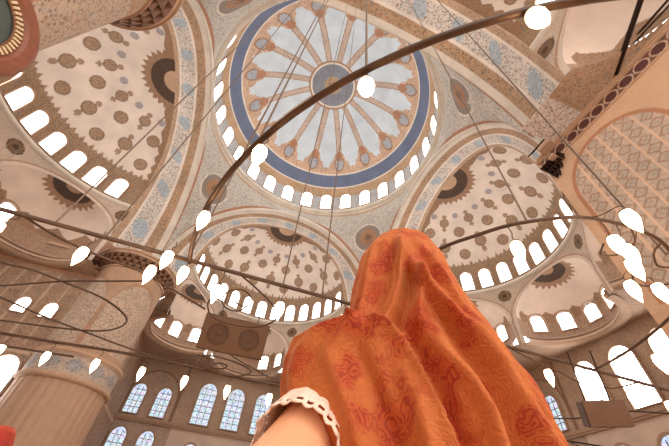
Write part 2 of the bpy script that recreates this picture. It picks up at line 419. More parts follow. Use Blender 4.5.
# flat soffit between the curved plan above and the square bay below
def soffit(z=16.55, inset=.45):
    n = 260; xs = np.linspace(-11.2, 11.2, n); ys = np.linspace(11.4, 26.7, int(n * .68))
    X, Y = np.meshgrid(xs, ys, indexing='ij')
    Xc = (xs[:-1] + xs[1:]) / 2; Yc = (ys[:-1] + ys[1:]) / 2; XX, YY = np.meshgrid(Xc, Yc, indexing='ij')
    ins = (np.hypot(XX, YY - A2) < RH) & (YY > 0)
    ins |= (YY < A2) & (np.abs(XX) < RH)
    for c in EX:
        cx = ch_d * math.sin(math.radians(c)); cy = A2 + ch_d * math.cos(math.radians(c)); ins |= np.hypot(XX - cx, YY - cy) < half_ch - inset
    if z < 18: ins |= (YY < A2)
    F = grid_faces(len(xs), len(ys)).reshape(len(xs) - 1, len(ys) - 1, 4)[~ins]
    V = np.stack([X, Y, 0 * X + z], -1); P_ = np.zeros(X.shape + (4,)); P_[...] = (*col(190, 162, 138), .5)
    if z > 18: P_[...] = (*col(230, 218, 208), .95); put(P_, Y > 13.3, (190, 160, 132), .7)
    return mesh_np('soffit', V, F, PAINT_FINE, P_, smooth=False)
soffit_me = soffit(); soffit_south = soffit(18.5, 0)
def wall_grid(name, p0, p1, z0, z1, painter, nx=260, nz=200, mat=None):
    u = np.linspace(0, 1, nx)[:, None]; z = np.linspace(z0, z1, nz)[None, :]
    X = p0[0] + (p1[0] - p0[0]) * u + 0 * z; Y = p0[1] + (p1[1] - p0[1]) * u + 0 * z; Z_ = z + 0 * u
    P_ = np.zeros(X.shape + (4,)); P_[...] = (*col(188, 160, 136), .6)
    painter(P_, X, Y, Z_)
    return mesh_np(name, np.stack([X, Y, Z_], -1), grid_faces(nx, nz), mat or PAINT_FINE, P_)
def paint_end(P_, X, Y, Z_):
    put(P_, Z_ < 10.65, (190, 168, 150), .6)
    put(P_, (Z_ < 10.65) & (np.abs(X) < 5.6), (224, 202, 184), .15)
    for c in (-8.7, 8.7):
        d = np.hypot((X - c), np.maximum(Z_ - 13.1, 0)); m = (Z_ > 10.9) & (d < 2.6); put(P_, m, (140, 108, 86), 0); put(P_, (Z_ > 10.9) & (d < 2.45), (194, 168, 146), .6)
    for c in (-6.0, 6.0): put(P_, (np.abs(X - c) < .12) & (Z_ > 10.8), (140, 110, 88), 0)
end_me = wall_grid('wall_end', (-11.2, 26.6), (11.2, 26.6), .8, 16.6, paint_end)
def paint_side(P_, X, Y, Z_):
    put(P_, (Z_ > 17.2), (188, 142, 108), .2); put(P_, (Z_ > 17.45) & (Z_ < 18.1), (92, 58, 44), .7)
    zigz = np.abs(((Y * 1.6) % 1) - .5) * 2
    put(P_, (Z_ > 17.2) & (Z_ < 17.45 + .3 * zigz), (188, 142, 108), 0)
    put(P_, Z_ < 17.2, (184, 152, 126), .8)
    put(P_, (Z_ < 17.2) & (Z_ > 16.3), (206, 158, 122), .1)
    # tall panels of rhombic ornament
    k = ((Y - 11) / 1.15) % 1; lz = np.abs(((Z_ + np.floor((Y - 11) / 1.15) * .45) / .9) % 1 - .5) * 2; kk = np.abs(k - .5) * 2
    low = (Z_ < 16.0) & (Z_ > 10.6)
    put(P_, low & (kk + lz < .8), (176, 146, 120), .9); put(P_, low & (kk > .86), (204, 176, 150), .2)
    put(P_, (Z_ > 9.9) & (Z_ < 10.2), (214, 186, 160), 0)
side_me = [wall_grid('wall_side', (sx * 11.2, 13.6), (sx * 11.2, 26.6), .8, 18.4, paint_side, 200, 220) for sx in (-1, 1)]
# cornice beam on top of each side wall
def cornice(sx):
    m = MB(); m.box((sx * 11.15, 16.8, 18.45), (.55, 12.8, .16)); m.box((sx * 11.1, 16.8, 17.28), (.34, 12.8, .12)); m.box((sx * 11.15, 16.8, 18.3), (.75, 12.8, .08))
    return m.mesh('trim_cornice', STONE)
corn_me = [cornice(-1), cornice(1)]
sill = MB(); sill.box((0, 26.5, 10.7), (22.4, .5, .24)); sill.box((0, 26.5, 10.5), (22.4, .32, .16))
sill_me = sill.mesh('trim_sill', FRAMEM)
hd_win = window_meshes(1.12, 2.3, .13, .12, PANE)
nw_win = window_meshes(1.15, 1.75, .22, .12, PANE, 1)
tri_win = window_meshes(1.85, 4.2, .14, .2, STAIN, 2)
tri_bright = window_meshes(1.95, 4.3, .14, .2, PANE, 2)
pair_win = window_meshes(1.4, 2.85, .14, .2, STAIN, 2)
low_win = window_meshes(1.45, 2.7, .14, .2, STAIN, 2)
side_win = window_meshes(.85, 1.15, .12, .15, PANE, 1)
side_big = window_meshes(1.7, 2.8, .15, .2, PANE, 1)
SIDES = {'north': 0.0, 'west': PI / 2, 'east': -PI / 2, 'south': PI}
tn = 0
for side, rz in SIDES.items():
    c_, s_ = math.cos(rz), math.sin(rz)
    def W(meshes, x, y, z, face, tilt=0): return put_window(meshes, x * c_ - y * s_, x * s_ + y * c_, z, face + rz, tilt)
    struct('great_arch', arch_me, rotz=rz); struct('half_dome', hd_me, rotz=rz); struct('drum_wall', drum_south if side == 'south' else drum_me, rotz=rz)
    for c in EX: struct('niche', (niche_south if side == 'south' else niche_me)[c], rotz=rz)
    struct('soffit', soffit_south if side == 'south' else soffit_me, rotz=rz)
    for i in range(-6, 7):
        a = math.radians(90 - i * WD); W(hd_win, (RH - .005) * math.cos(a), A2 + (RH - .005) * math.sin(a), 23.12, a + PI)
    for c in (EX if side != 'south' else []):
        for k in (-2, -1, 0, 1, 2):
            if (side == 'west' and c == 60 and k >= 0) or (side == 'north' and c == 0 and k < 1): continue
            b = math.radians(32 * k); ex = (half_ch - .01) * math.sin(b); ey = ch_d + (ND - .01) * math.cos(b)
            r_ = math.radians(-c); wx = ex * math.cos(r_) - ey * math.sin(r_); wy = ex * math.sin(r_) + ey * math.cos(r_) + A2
            W(nw_win, wx, wy, 17.85, math.radians(-90 - c) - b)
    if side != 'south':
        tn += 1
        struct('wall_' + side, end_me, rotz=rz)
        struct('trim_%d' % tn, sill_me, rotz=rz)
        tm = tri_bright if side == 'east' else tri_win
        for x in (-3.15, .1, 3.35): W(tm, x, 26.58, 11.1, -PI / 2)
        for x in (-10.2, -7.55, 7.4, 10.0):
            W(pair_win, x, 26.58, 11.1, -PI / 2); W(low_win, x, 26.58, 7.1, -PI / 2)
        for x in (-3.15, .1, 3.35): W(low_win, x, 26.58, 6.6, -PI / 2)
    for q, sx in enumerate((-1, 1)):
        if side == 'south' and sx == -1: continue
        struct('wall_%s_side' % side, side_me[q], rotz=rz)
        tn += 1; struct('trim_%d' % tn, corn_me[q], rotz=rz)
        if side in ('west', 'east'):
            for yy_ in (17.4, 15.6): W(side_win, sx * 11.18, yy_, 12.5, PI if sx > 0 else 0)
            for yy_ in (15.6, 18.6): W(side_big, sx * 11.18, yy_, 6.9, PI if sx > 0 else 0)
def paint_niche_wall(P_, X, Y, Z_):
    y = -Y; P_[...] = (*col(214, 174, 140), .12)
    put(P_, (Z_ > 17.55) & (Z_ < 18.25), (112, 74, 58), .3)
    d = np.hypot(((y * 1.35) % 1 - .5) / 1.35, Z_ - 17.9); put(P_, d < .27, (92, 50, 44), .2); put(P_, (d < .34) & (d > .27), (206, 176, 148), 0)
    for c in (12.95, 18.2):
        hw_ = 2.05; top = 14.5 + 2.2 * np.sqrt(np.clip(1 - ((y - c) / hw_) ** 2, 0, 1)); inn = (np.abs(y - c) < hw_) & (Z_ < top) & (Z_ > 8.9)
        edge_ = (np.abs(y - c) < hw_ + .18) & (Z_ < 14.5 + 2.4 * np.sqrt(np.clip(1 - ((y - c) / (hw_ + .18)) ** 2, 0, 1))) & (Z_ > 8.7)
        put(P_, edge_, (188, 132, 98), .2); put(P_, inn, (204, 180, 160), .35)
        k = ((y - c + hw_) / .68); kf = k % 1; kk = np.abs(kf - .5) * 2; lz = np.abs(((Z_ / .62 + .5 * (np.floor(k) % 2)) % 1) - .5) * 2
        put(P_, inn & (kk + lz < .98) & (kk + lz > .62), (172, 144, 122), .2); put(P_, inn & (kk + lz < .4), (184, 168, 154), .3)
        put(P_, inn & (kk > .87), (226, 190, 160), 0)
    put(P_, (Z_ < 8.5), (204, 164, 130), .2)
se_wall = wall_grid('wall_southeast', (11.0, -10.3), (11.0, -26.6), .8, 18.52, paint_niche_wall, 420, 420); struct('wall_southeast', se_wall)
struct('wall_southeast_return', wall_grid('wall_southeast_return', (15.2, -10.3), (11.0, -10.3), .8, 18.4, lambda P_, X, Y, Z_: put(P_, Z_ > -9, (206, 170, 140), .3), 60, 60))
m = MB()
for i, (dx, z_) in enumerate(((0, 17.0), (.0, 16.65), (.0, 16.3))):
    for q in range(6 - i * 2):
        cy = -10.35 - q * .2 - i * .1; w_ = .11
        m.add([(10.98, cy - w_, z_ + .35), (10.98, cy + w_, z_ + .35), (10.55 + i * .12, cy + w_, z_ + .35), (10.55 + i * .12, cy - w_, z_ + .35), (10.96, cy, z_)], [(0, 1, 2, 3), (0, 4, 1), (1, 4, 2), (2, 4, 3), (3, 4, 0)])
struct('stalactite_bracket', m.mesh('stalactite_bracket', IRON_D))
m = MB(); m.box((11.1, -18.4, 18.45), (.5, 16.4, .14)); m.box((11.1, -18.4, 18.33), (.36, 16.4, .1)); m.box((11.05, -18.4, 17.48), (.22, 16.3, .1)); m.box((13.2, -10.3, 18.45), (4.4, .5, .14)); struct('trim_20', m.mesh('trim_20', STONE))
# plain masonry blocks that close the corners behind the arches
for sx, sy in ((-1, 1), (1, 1), (1, -1), (-1, -1)):
    struct('wall_corner', MB().box((sx * 13.7, sy * 13.7, 25.8), (5.2, 5.2, 14.7)).mesh('wall_corner', STONE))
struct('floor', MB().box((0, 0, .7), (60, 60, .2)).mesh('floor', CARPET))

# ---------------------------------------------------------------- the four great piers
def pier_meshes():
    # fluted marble shaft
    n = 480; a = np.arange(n) * 2 * PI / n; fl = 2.64 + .06 * np.abs(np.sin(a * 16))
    V = np.stack([np.stack([fl * np.cos(a), fl * np.sin(a), 0 * a + z], -1) for z in (.8, 8.55)], 1)
    shaft = mesh_np('fluted_shaft', V, grid_faces(n, 2, True), STONE)
    # inscription band
    n = 360; a = np.arange(n) * 2 * PI / n
    pr = [(2.66, 8.4), (2.86, 8.45), (2.86, 8.7), (2.74, 8.75)] + [(2.74, z) for z in np.linspace(8.8, 9.9, 12)] + [(2.92, 10.0), (2.92, 10.2), (2.66, 10.3)]
    pr = np.array(pr); R_, A1 = np.meshgrid(pr[:, 0], a); Z1 = pr[:, 1][None, :] + 0 * R_
    P_ = np.zeros(R_.shape + (4,)); P_[...] = (*col(206, 168, 138), .3)
    k = ((np.degrees(A1) / 30) % 1 - .5) * 2; zz = (Z1 - 9.35) / .48; m = (Z1 > 8.78) & (Z1 < 9.92)
    put(P_, m, (206, 186, 168), .6); put(P_, m & (np.abs(zz) + np.abs(k) * .9 < .9), (176, 174, 172), .9)
    band = mesh_np('inscription_band', np.stack([R_ * np.cos(A1), R_ * np.sin(A1), Z1], -1), grid_faces(n, len(pr), True), PAINT_FINE, P_)
    # painted upper drum
    n = 720; a = np.arange(n) * 2 * PI / n; zl = np.linspace(10.25, 17.2, 150)
    A1, Z1 = np.meshgrid(a, zl, indexing='ij'); R_ = 2.58 + 0 * A1
    cols = 28; k = (A1 / (2 * PI) * cols) % 1; idx = np.floor(A1 / (2 * PI) * cols)
    P_ = np.zeros(R_.shape + (4,)); P_[...] = (*col(196, 160, 130), .35)
    loc = (A1 / (2 * PI) * 4) % 1
    archtop = 13.4 + 2.6 * np.sqrt(np.clip(1 - ((loc - .5) / .46) ** 2, 0, 1))
    panel = (Z1 < archtop) & (np.abs(loc - .5) < .46) & (Z1 > 10.7)
    lz = np.abs(((Z1 / .8 + .5 * (idx % 2)) % 1) - .5) * 2; kk = np.abs(k - .5) * 2
    put(P_, panel, (206, 182, 160), .85); put(P_, panel & (kk > .93) & (idx % 3 == 0), (222, 192, 166), 0)
    put(P_, (~panel) & (Z1 > 10.7) & (Z1 < archtop + .3) & (np.abs(loc - .5) < .5), (188, 146, 118), .4)
    drum_ = mesh_np('painted_drum', np.stack([R_ * np.cos(A1), R_ * np.sin(A1), Z1], -1), grid_faces(n, len(zl), True), PAINT_FINE, P_)
    # stalactite capital
    m = MB(); tiers = [(2.62, 17.15, 17.5), (2.8, 17.45, 17.8), (2.98, 17.75, 18.1)]
    for i, (r, za, zb_) in enumerate(tiers):
        nn = 32
        for q in range(nn):
            t0 = 2 * PI * (q + .5 * (i % 2)) / nn; w = 2 * PI * r / nn * .5
            cx, cy = r * math.cos(t0), r * math.sin(t0); tx, ty = -math.sin(t0), math.cos(t0); ox, oy = math.cos(t0), math.sin(t0)
            m.add([(cx - tx*w, cy - ty*w, zb_), (cx + tx*w, cy + ty*w, zb_), (cx + ox*.2 + tx*w, cy + oy*.2 + ty*w, zb_), (cx + ox*.2 - tx*w, cy + oy*.2 - ty*w, zb_), (cx + ox*.02, cy + oy*.02, za)],
                  [(3, 2, 1, 0), (0, 1, 4), (1, 2, 4), (2, 3, 4), (3, 0, 4)])
    cap = m.mesh('stalactite_capital', plain('stalactite_brown', (134, 96, 70), .6, 0, .35, 3))
    ab = MB(); ab.lathe([(2.5, 18.05), (3.2, 18.1), (3.25, 18.3), (3.35, 18.32), (3.35, 18.47), (2.4, 18.5)], n=48)
    for za in (17.2,): ab.lathe([(2.4, 17.05), (2.68, 17.08), (2.68, 17.2), (2.4, 17.22)], n=48)
    abm = ab.mesh('capital_slab', STONE)
    return shaft, band, drum_, cap, abm
pm = pier_meshes()
for i, (sx, sy) in enumerate(((-1, 1), (1, 1), (-1, -1))):
    r = bpy.data.objects.new('pier', None); C.objects.link(r); r.location = (12 * sx, 12 * sy, 0); r['kind'] = 'structure'
    for nm, me in zip(('fluted_shaft', 'inscription_band', 'painted_drum', 'stalactite_capital', 'capital_slab'), pm): link(nm, me, r)

# ---------------------------------------------------------------- things
def tag(o, label, cat, group=None):
    o['label'] = label; o['category'] = cat
    if group: o['group'] = group
    return o
def thing(name, loc, label, cat, group=None, rz=0):
    o = bpy.data.objects.new(name, None); C.objects.link(o); o.location = loc; o.rotation_euler = (0, 0, rz)
    return tag(o, label, cat, group)

# round calligraphy plaque on the near left pier
nx = np.array([9.71, -4.0, 0]); nx /= np.linalg.norm(nx)
plq = thing('calligraphy_plaque', (-9.1, -12.35, 8.75), 'large round dark plaque with toothed ring and red rim, top left corner', 'plaque')
plq.scale = (.7, .7, .7)
def disc(prof, name, mat, n=72):
    m = MB(); m.lathe(prof, n=n, cap=False); o = link(name, m.mesh(name, mat), plq); o.rotation_euler = (PI / 2, 0, math.atan2(nx[1], nx[0]) + PI / 2); return o
disc([(1.42, 0), (1.95, 0), (1.98, .1), (1.85, .2), (1.55, .2), (1.42, .08)], 'rim', plain('red_gilt_rim', (138, 80, 54), .5, 0, .35, 5))
disc([(.001, .0), (1.2, .02), (1.2, .05), (.001, .05)], 'dark_field', plain('teal_field', (74, 82, 78), .5, 0, .3, 3))
disc([(1.14, .02), (1.44, .02), (1.44, .1), (1.14, .1)], 'inner_ring', plain('brown_ring', (120, 78, 54), .5))
m = MB()
for k in range(56):
    q = 2 * PI * k / 56; m.box((1.3 * math.cos(q), 1.3 * math.sin(q), .12), (.2, .075, .08), q)
o = link('gilt_teeth', m.mesh('gilt_teeth', plain('cream_gilt', (226, 200, 160), .4)), plq); o.rotation_euler = (PI / 2, 0, math.atan2(nx[1], nx[0]) + PI / 2)
m = MB(); m.tube(spline([(-.7, -.3, .08), (-.3, .3, .09), (0, -.2, .09), (.3, .5, .09), (.7, -.1, .08), (.2, -.5, .08), (-.5, -.6, .08)]), .05, 6)
o = link('gilt_script', m.mesh('gilt_script', plain('gilt', (206, 168, 96), .35, .6)), plq); o.rotation_euler = (PI / 2, 0, math.atan2(nx[1], nx[0]) + PI / 2)

# ---- chandeliers of wrought iron close overhead
ZC = 3.6
lamp_prof = [(.018, .078), (.032, .074), (.037, .055), (.041, .025), (.037, -.01), (.026, -.045), (.012, -.075), (.002, -.10)]
lm = MB().lathe(lamp_prof, n=16).mesh('glass_lamp', LAMP, True)
def add_lamp(root, x, y, drop=.22, sway=(0, 0)):
    """one glass lamp on its hooked wire; coordinates in the chandelier's frame"""
    g = link('glass_lamp', lm, root, (x + sway[0], y + sway[1], -drop))
    h = MB(); h.tube(spline([(-sway[0], -sway[1], drop), (-sway[0] * .6 + .015, -sway[1] * .6, drop * .75), (0, 0, .14), (0, 0, .078)], 4), .004, 5)
    h.lathe([(.022, .074), (.036, .076), (.036, .084), (.022, .086)], n=14)
    link('hook_wire', h.mesh('hook_wire', IRON), g)
def arm(root, name, pts, r, k=7, mat=None, dz=0, closed=False):
    m = MB(); P = [(p[0] - root.location.x, p[1] - root.location.y, dz) for p in pts]
    m.tube(spline(P, k) if k else P, r, 8); return link(name, m.mesh(name, mat or IRON, True), root)
CH1 = thing('chandelier', (.29, -13.38, ZC), 'big wrought iron chandelier hoop with glowing glass lamps sweeping across the dome, nearest overhead', 'chandelier', 'iron lamp chandeliers')
hoop = [(.29 + 3.17 * math.cos(t), -13.36 + 3.16 * math.sin(t)) for t in np.linspace(PI, 2 * PI, 60)]
arm(CH1, 'hoop', hoop, .021, 0)
arm(CH1, 'cross_bar', [(-5.2, -13.39), (5.0, -13.39)], .019, 0)
arm(CH1, 'inner_hoop', [(-1.28, -13.4), (-1.15, -14.0), (-.95, -14.46), (-.8, -14.68), (-.64, -14.88), (-.43, -15.04), (-.26, -15.13), (-.05, -15.18), (.2, -15.2), (.47, -15.17), (.85, -15.03), (1.2, -14.8), (1.45, -14.51), (1.7, -13.92), (1.81, -13.4)], .014, 4)
arm(CH1, 'curved_brace', [(-4.25, -13.39), (-4.0, -13.2), (-3.64, -13.07), (-3.33, -13.01), (-3.1, -12.87), (-2.68, -12.59)], .011)
arm(CH1, 'scroll', [(-2.41, -13.38), (-2.21, -13.21), (-2.02, -13.01), (-1.92, -12.78), (-2.03, -12.52), (-2.27, -12.4), (-2.57, -12.44), (-2.66, -12.69), (-2.62, -12.89)], .009)
arm(CH1, 'scroll', [(-2.26, -12.89), (-2.32, -12.73), (-2.44, -12.71), (-2.52, -12.82), (-2.49, -13.04), (-2.35, -13.14), (-2.24, -13.02), (-2.25, -12.85), (-2.36, -12.86), (-2.39, -12.93)], .008)
arm(CH1, 'scroll', [(.67, -13.36), (1.15, -13.24), (1.54, -13.16), (1.98, -13.05), (2.4, -13.1), (2.5, -13.38)], .009)
arm(CH1, 'scroll', [(.45, -15.17), (.48, -15.1), (.55, -15.04), (.68, -14.98), (.8, -15.02)], .008)
arm(CH1, 'scroll', [(.35, -14.98), (.58, -14.84), (.69, -14.77), (.82, -14.76), (.96, -14.86), (1.0, -14.93)], .008)
arm(CH1, 'scroll', [(.13, -15.19), (.27, -15.11), (.33, -15.0), (.2, -14.9), (.1, -15.0)], .007)
for (x, y), dr, sw in [((-1.47, -15.98), .13, (0, 0)), ((-2.05, -15.46), .2, (0, 0)), ((-2.47, -14.9), .24, (0, 0)), ((-2.76, -14.14), .16, (0, 0)), ((-4.25, -13.38), .2, (-.06, 0)),
    ((-3.67, -13.38), .23, (0, 0)), ((-3.12, -13.40), .25, (0, 0)), ((-3.0, -13.6), .2, (0, 0)), ((-2.88, -13.38), .16, (0, 0)), ((-2.56, -13.37), .25, (0, 0)), ((-1.98, -13.36), .25, (0, 0)), ((-1.36, -13.38), .22, (0, 0)),
    ((-.65, -14.86), .25, (0, 0)), ((1.08, -13.36), .22, (0, 0)), ((1.68, -13.36), .22, (0, 0)), ((2.28, -13.36), .22, (0, 0)), ((2.88, -13.36), .22, (0, 0)),
    ((-.25, -15.13), .25, (0, -.22)), ((-.13, -15.16), .25, (0, 0)), ((0.0, -15.18), .25, (.02, .05)), ((.17, -15.2), .25, (0, .16)), ((.38, -15.0), .25, (0, .14)), ((.58, -14.84), .25, (0, -.08)), ((1.6, -14.15), .25, (0, 0)), ((-.8, -16.3), .22, (0, 0)), ((0.0, -16.5), .22, (0, 0)), ((.8, -16.45), .22, (0, 0))]:
    add_lamp(CH1, x - .29, y + 13.38, dr, sw)
CH2 = thing('chandelier', (-2.6, -11.3, ZC), 'farther iron chandelier with open loops and coiled scroll, lamps in front of the left pier', 'chandelier', 'iron lamp chandeliers')
arm(CH2, 'cross_bar', [(-7.0, -10.4), (-5.25, -10.63), (-4.54, -10.72), (-3.92, -10.82), (-3.34, -10.87), (-2.76, -10.87), (-2.18, -10.84), (-1.36, -10.86), (-.4, -10.9), (.6, -10.95)], .02)
arm(CH2, 'loop', [(-5.3, -12.6), (-4.67, -12.52), (-4.38, -12.52), (-4.11, -12.43), (-3.78, -12.3), (-3.6, -12.1), (-3.54, -11.89), (-3.64, -11.65), (-3.9, -11.41), (-4.39, -11.23), (-5.11, -11.07)], .011)
arm(CH2, 'curved_brace', [(-5.4, -12.0), (-4.91, -11.73), (-4.48, -11.45), (-4.09, -11.28), (-3.69, -11.1), (-3.31, -10.97), (-3.1, -10.95), (-2.77, -11.17), (-2.56, -11.36)], .011)
arm(CH2, 'curved_brace', [(-5.4, -11.7), (-4.83, -12.01), (-4.11, -12.45), (-3.74, -12.63), (-3.31, -12.84)], .009)
arm(CH2, 'coiled_scroll', [(-2.75, -11.22), (-2.64, -11.32), (-2.66, -11.02), (-2.43, -10.88), (-2.13, -10.85), (-1.94, -11.05), (-1.94, -11.2), (-2.11, -11.33), (-2.36, -11.4), (-2.56, -11.36), (-2.57, -11.14), (-2.44, -10.99), (-2.28, -11.08), (-2.28, -11.2), (-2.38, -11.21), (-2.46, -11.13)], .011)
arm(CH2, 'curved_brace', [(-2.31, -11.63), (-2.17, -11.47), (-1.75, -11.16), (-1.36, -10.88)], .009)
arm(CH2, 'lower_bar', [(-7.0, -9.9), (-5.1, -10.2), (-4.4, -10.3)], .016)
for x, y in [(-5.7, -10.55), (-5.1, -10.64), (-4.54, -10.72), (-3.92, -10.82), (-3.33, -10.87), (-2.76, -10.87), (-2.16, -10.84), (-1.55, -10.86)]: add_lamp(CH2, x + 2.6, y + 11.3, .22)
CH3 = thing('chandelier', (3.3, -11.9, ZC), 'low iron chandelier arms curling beside the box at the lower right', 'chandelier', 'iron lamp chandeliers')
arm(CH3, 'curved_arm', [(3.02, -11.62), (3.29, -11.42), (3.78, -11.12), (4.32, -10.95), (5.0, -10.9)], .012)
arm(CH3, 'curved_arm', [(1.9, -11.5), (2.6, -11.81), (3.0, -12.1), (3.2, -12.6), (3.9, -12.9)], .01, mat=IRON_D)
arm(CH3, 'scroll', [(3.02, -11.62), (2.8, -11.5), (2.75, -11.3), (2.95, -11.15), (3.2, -11.3), (3.1, -11.5)], .01)
arm(CH3, 'cross_bar', [(1.6, -10.9), (3.0, -11.0), (4.6, -11.2), (6.4, -11.2)], .014, mat=IRON_D)
for x, y in [(3.0, -11.05), (3.8, -11.12)]: add_lamp(CH3, x - 3.3, y + 11.9, .22)
# thin vertical cables that carry the chandeliers, up to the vaults
def vcable(x, y, z1, label, r=.008, z0=ZC):
    m = MB(); m.tube([(0, 0, 0), (0, 0, (z1 - z0) * .5), (0, 0, z1 - z0)], r, 6)
    o = link('suspension_cable', m.mesh('suspension_cable', CABLE), None, (x, y, z0)); tag(o, label, 'cable', 'chandelier suspension cables'); return o
vcable(-2.05, -15.46, 24, 'thin upright cable rising from the lamp over the right half of the main dome')
vcable(-2.62, -14.6, 26, 'left one of the two close cables over the left petals of the main dome')
vcable(-2.53, -14.78, 26, 'right one of the two close cables over the left petals of the main dome')
vcable(-2.9, -13.38, 27, 'thin cable rising where the big hoop meets the straight bar')
vcable(-4.0, -13.39, 25, 'slanting cable across the left half-dome, upper one')
vcable(-3.6, -13.39, 25, 'slanting cable across the left half-dome and its crown medallion')
vcable(-2.0, -13.38, 25, 'thin cable in front of the farthest half-dome, left of its crown medallion')
vcable(-1.6, -13.38, 25, 'thin cable in front of the farthest half-dome, right of its crown medallion')
vcable(-.55, -14.95, 25, 'thin cable rising from the inner hoop across the right half-dome')
vcable(.6, -15.1, 24, 'pale cable dropping past the right pier to the lamp cluster', .012)
# iron tie rods over the right pier
def rod(a, b, r, label):
    m = MB(); a = np.array(a); b = np.array(b); m.tube([(0, 0, 0), tuple(b - a)], r, 8)
    o = link('tie_rod', m.mesh('tie_rod', IRON_D), None, tuple(a)); tag(o, label, 'rod', 'iron tie rods'); return o
rod((10.83, -15.22, 18.55), (8.4, -19.0, 18.6), .11, 'thick dark tie rod crossing the top right corner')
rod((10.5, -10.4, 18.7), (10.75, -20.5, 19.4), .05, 'upper of the two thin dark rods over the roundel cornice at right')
rod((10.4, -10.2, 18.6), (10.6, -20.5, 18.8), .04, 'lower of the two thin dark rods, close along the roundel cornice at right')

# ---- loudspeaker boxes
def box_on_axes(root, name, pts8, mat):
    m = MB(); m.add(pts8, [(0,3,2,1),(4,5,6,7),(0,1,5,4),(1,2,6,5),(2,3,7,6),(3,0,4,7)]); return link(name, m.mesh(name, mat), root)
def speaker_box(loc, w, h, d, yaw, pitch, roll, label, cones, mats):
    r = thing('loudspeaker', loc, label, 'loudspeaker')
    r.rotation_euler = (pitch, roll, yaw)
    m = MB(); m.box((0, d / 2, 0), (w, d, h)); 
    o = link('cabinet', m.mesh('cabinet', mats[0]), r); bv = o.modifiers.new('b', 'BEVEL'); bv.width = .015; bv.segments = 2
    f = MB(); f.box((0, -.012, 0), (w * .97, .02, h * .94)); o = link('front_panel', f.mesh('front_panel', mats[1]), r)
    for cx, cr in cones:
        g = MB(); g.lathe([(cr, 0), (cr, .012), (cr * .85, .016), (cr * .8, .004), (cr * .3, .0), (.001, .012)], n=32)
        o = link('cone', g.mesh('cone', mats[2]), r, (cx, -.022, 0)); o.rotation_euler = (PI / 2, 0, 0)
    for q in (-.3, .3):
        b = MB(); b.tube([(w * q, d * .6, h / 2), (w * q, d * .6, h / 2 + .5)], .008, 6); link('hanging_bracket', b.mesh('hanging_bracket', IRON_D), r)
    return r
speaker_box((-2.30, -9.9, 4.62), 1.22, .64, .35, math.radians(-3), math.radians(25), math.radians(0), 'wide brown wooden loudspeaker box hanging below the farthest half-dome', [(-.29, .2), (.29, .2)], (WOOD_D, WOOD, GRILLE))
speaker_box((1.5, -13.5, 3.06), .38, .24, .22, math.radians(-38), math.radians(16), math.radians(0), 'small brown loudspeaker box at the lower right in front of bright windows', [], (WOOD_D, WOOD, GRILLE))
# ---------------------------------------------------------------- people
def cloth_mat(name, c1, c2, c3, scale=26.0):
    m, nt, b = new_mat(name); N = nt.nodes; L = nt.links
    b.inputs['Roughness'].default_value = .78
    try: b.inputs['Sheen Weight'].default_value = .35; b.inputs['Sheen Tint'].default_value = (*col(255, 190, 130), 1)
    except Exception: pass
    tc = N.new('ShaderNodeTexCoord'); nz = N.new('ShaderNodeTexNoise'); nz.inputs['Scale'].default_value = 9; nz.inputs['Detail'].default_value = 3
    L.new(tc.outputs['Object'], nz.inputs['Vector'])
    dm = N.new('ShaderNodeMix'); dm.data_type = 'VECTOR'; dm.inputs[0].default_value = .18
    L.new(tc.outputs['Object'], dm.inputs[4]); L.new(nz.outputs['Color'], dm.inputs[5])
    v = N.new('ShaderNodeTexVoronoi'); v.feature = 'F1'; v.inputs['Scale'].default_value = scale; L.new(dm.outputs[1], v.inputs['Vector'])
    sn = N.new('ShaderNodeMath'); sn.operation = 'MULTIPLY'; sn.inputs[1].default_value = 17; L.new(v.outputs['Distance'], sn.inputs[0])
    s2 = N.new('ShaderNodeMath'); s2.operation = 'SINE'; L.new(sn.outputs[0], s2.inputs[0])
    r = N.new('ShaderNodeMapRange'); r.inputs[1].default_value = -.3; r.inputs[2].default_value = .5; L.new(s2.outputs[0], r.inputs[0])
    m1 = N.new('ShaderNodeMix'); m1.data_type = 'RGBA'; m1.inputs[6].default_value = (*col(*c1), 1); m1.inputs[7].default_value = (*col(*c2), 1); L.new(r.outputs[0], m1.inputs[0])
    v2 = N.new('ShaderNodeTexVoronoi'); v2.feature = 'SMOOTH_F1'; v2.inputs['Scale'].default_value = scale * .32; L.new(dm.outputs[1], v2.inputs['Vector'])
    r2 = N.new('ShaderNodeMapRange'); r2.inputs[1].default_value = .30; r2.inputs[2].default_value = .48; L.new(v2.outputs['Distance'], r2.inputs[0])
    ml = N.new('ShaderNodeMath'); ml.operation = 'MULTIPLY'; ml.inputs[1].default_value = .7; L.new(r2.outputs[0], ml.inputs[0])
    m2 = N.new('ShaderNodeMix'); m2.data_type = 'RGBA'; m2.inputs[7].default_value = (*col(*c3), 1); L.new(ml.outputs[0], m2.inputs[0]); L.new(m1.outputs[2], m2.inputs[6])
    L.new(m2.outputs[2], b.inputs['Base Color'])
    bp = N.new('ShaderNodeBump'); bp.inputs['Strength'].default_value = .25; bp.inputs['Distance'].default_value = .002; L.new(s2.outputs[0], bp.inputs['Height']); L.new(bp.outputs[0], b.inputs['Normal'])
    return m
SKIN = plain('skin', (232, 170, 128), .5, 0, .06, 12); 
SKIN.node_tree.nodes['Principled BSDF'].inputs['Subsurface Weight'].default_value = .1
SKIN.node_tree.nodes['Principled BSDF'].inputs['Subsurface Radius'].default_value = (.02, .008, .004)
LACE = plain('cream_lace', (240, 216, 196), .85, 0, .05, 60)
HAIR = plain('dark_brown_hair', (44, 28, 20), .5, 0, .3, 60)
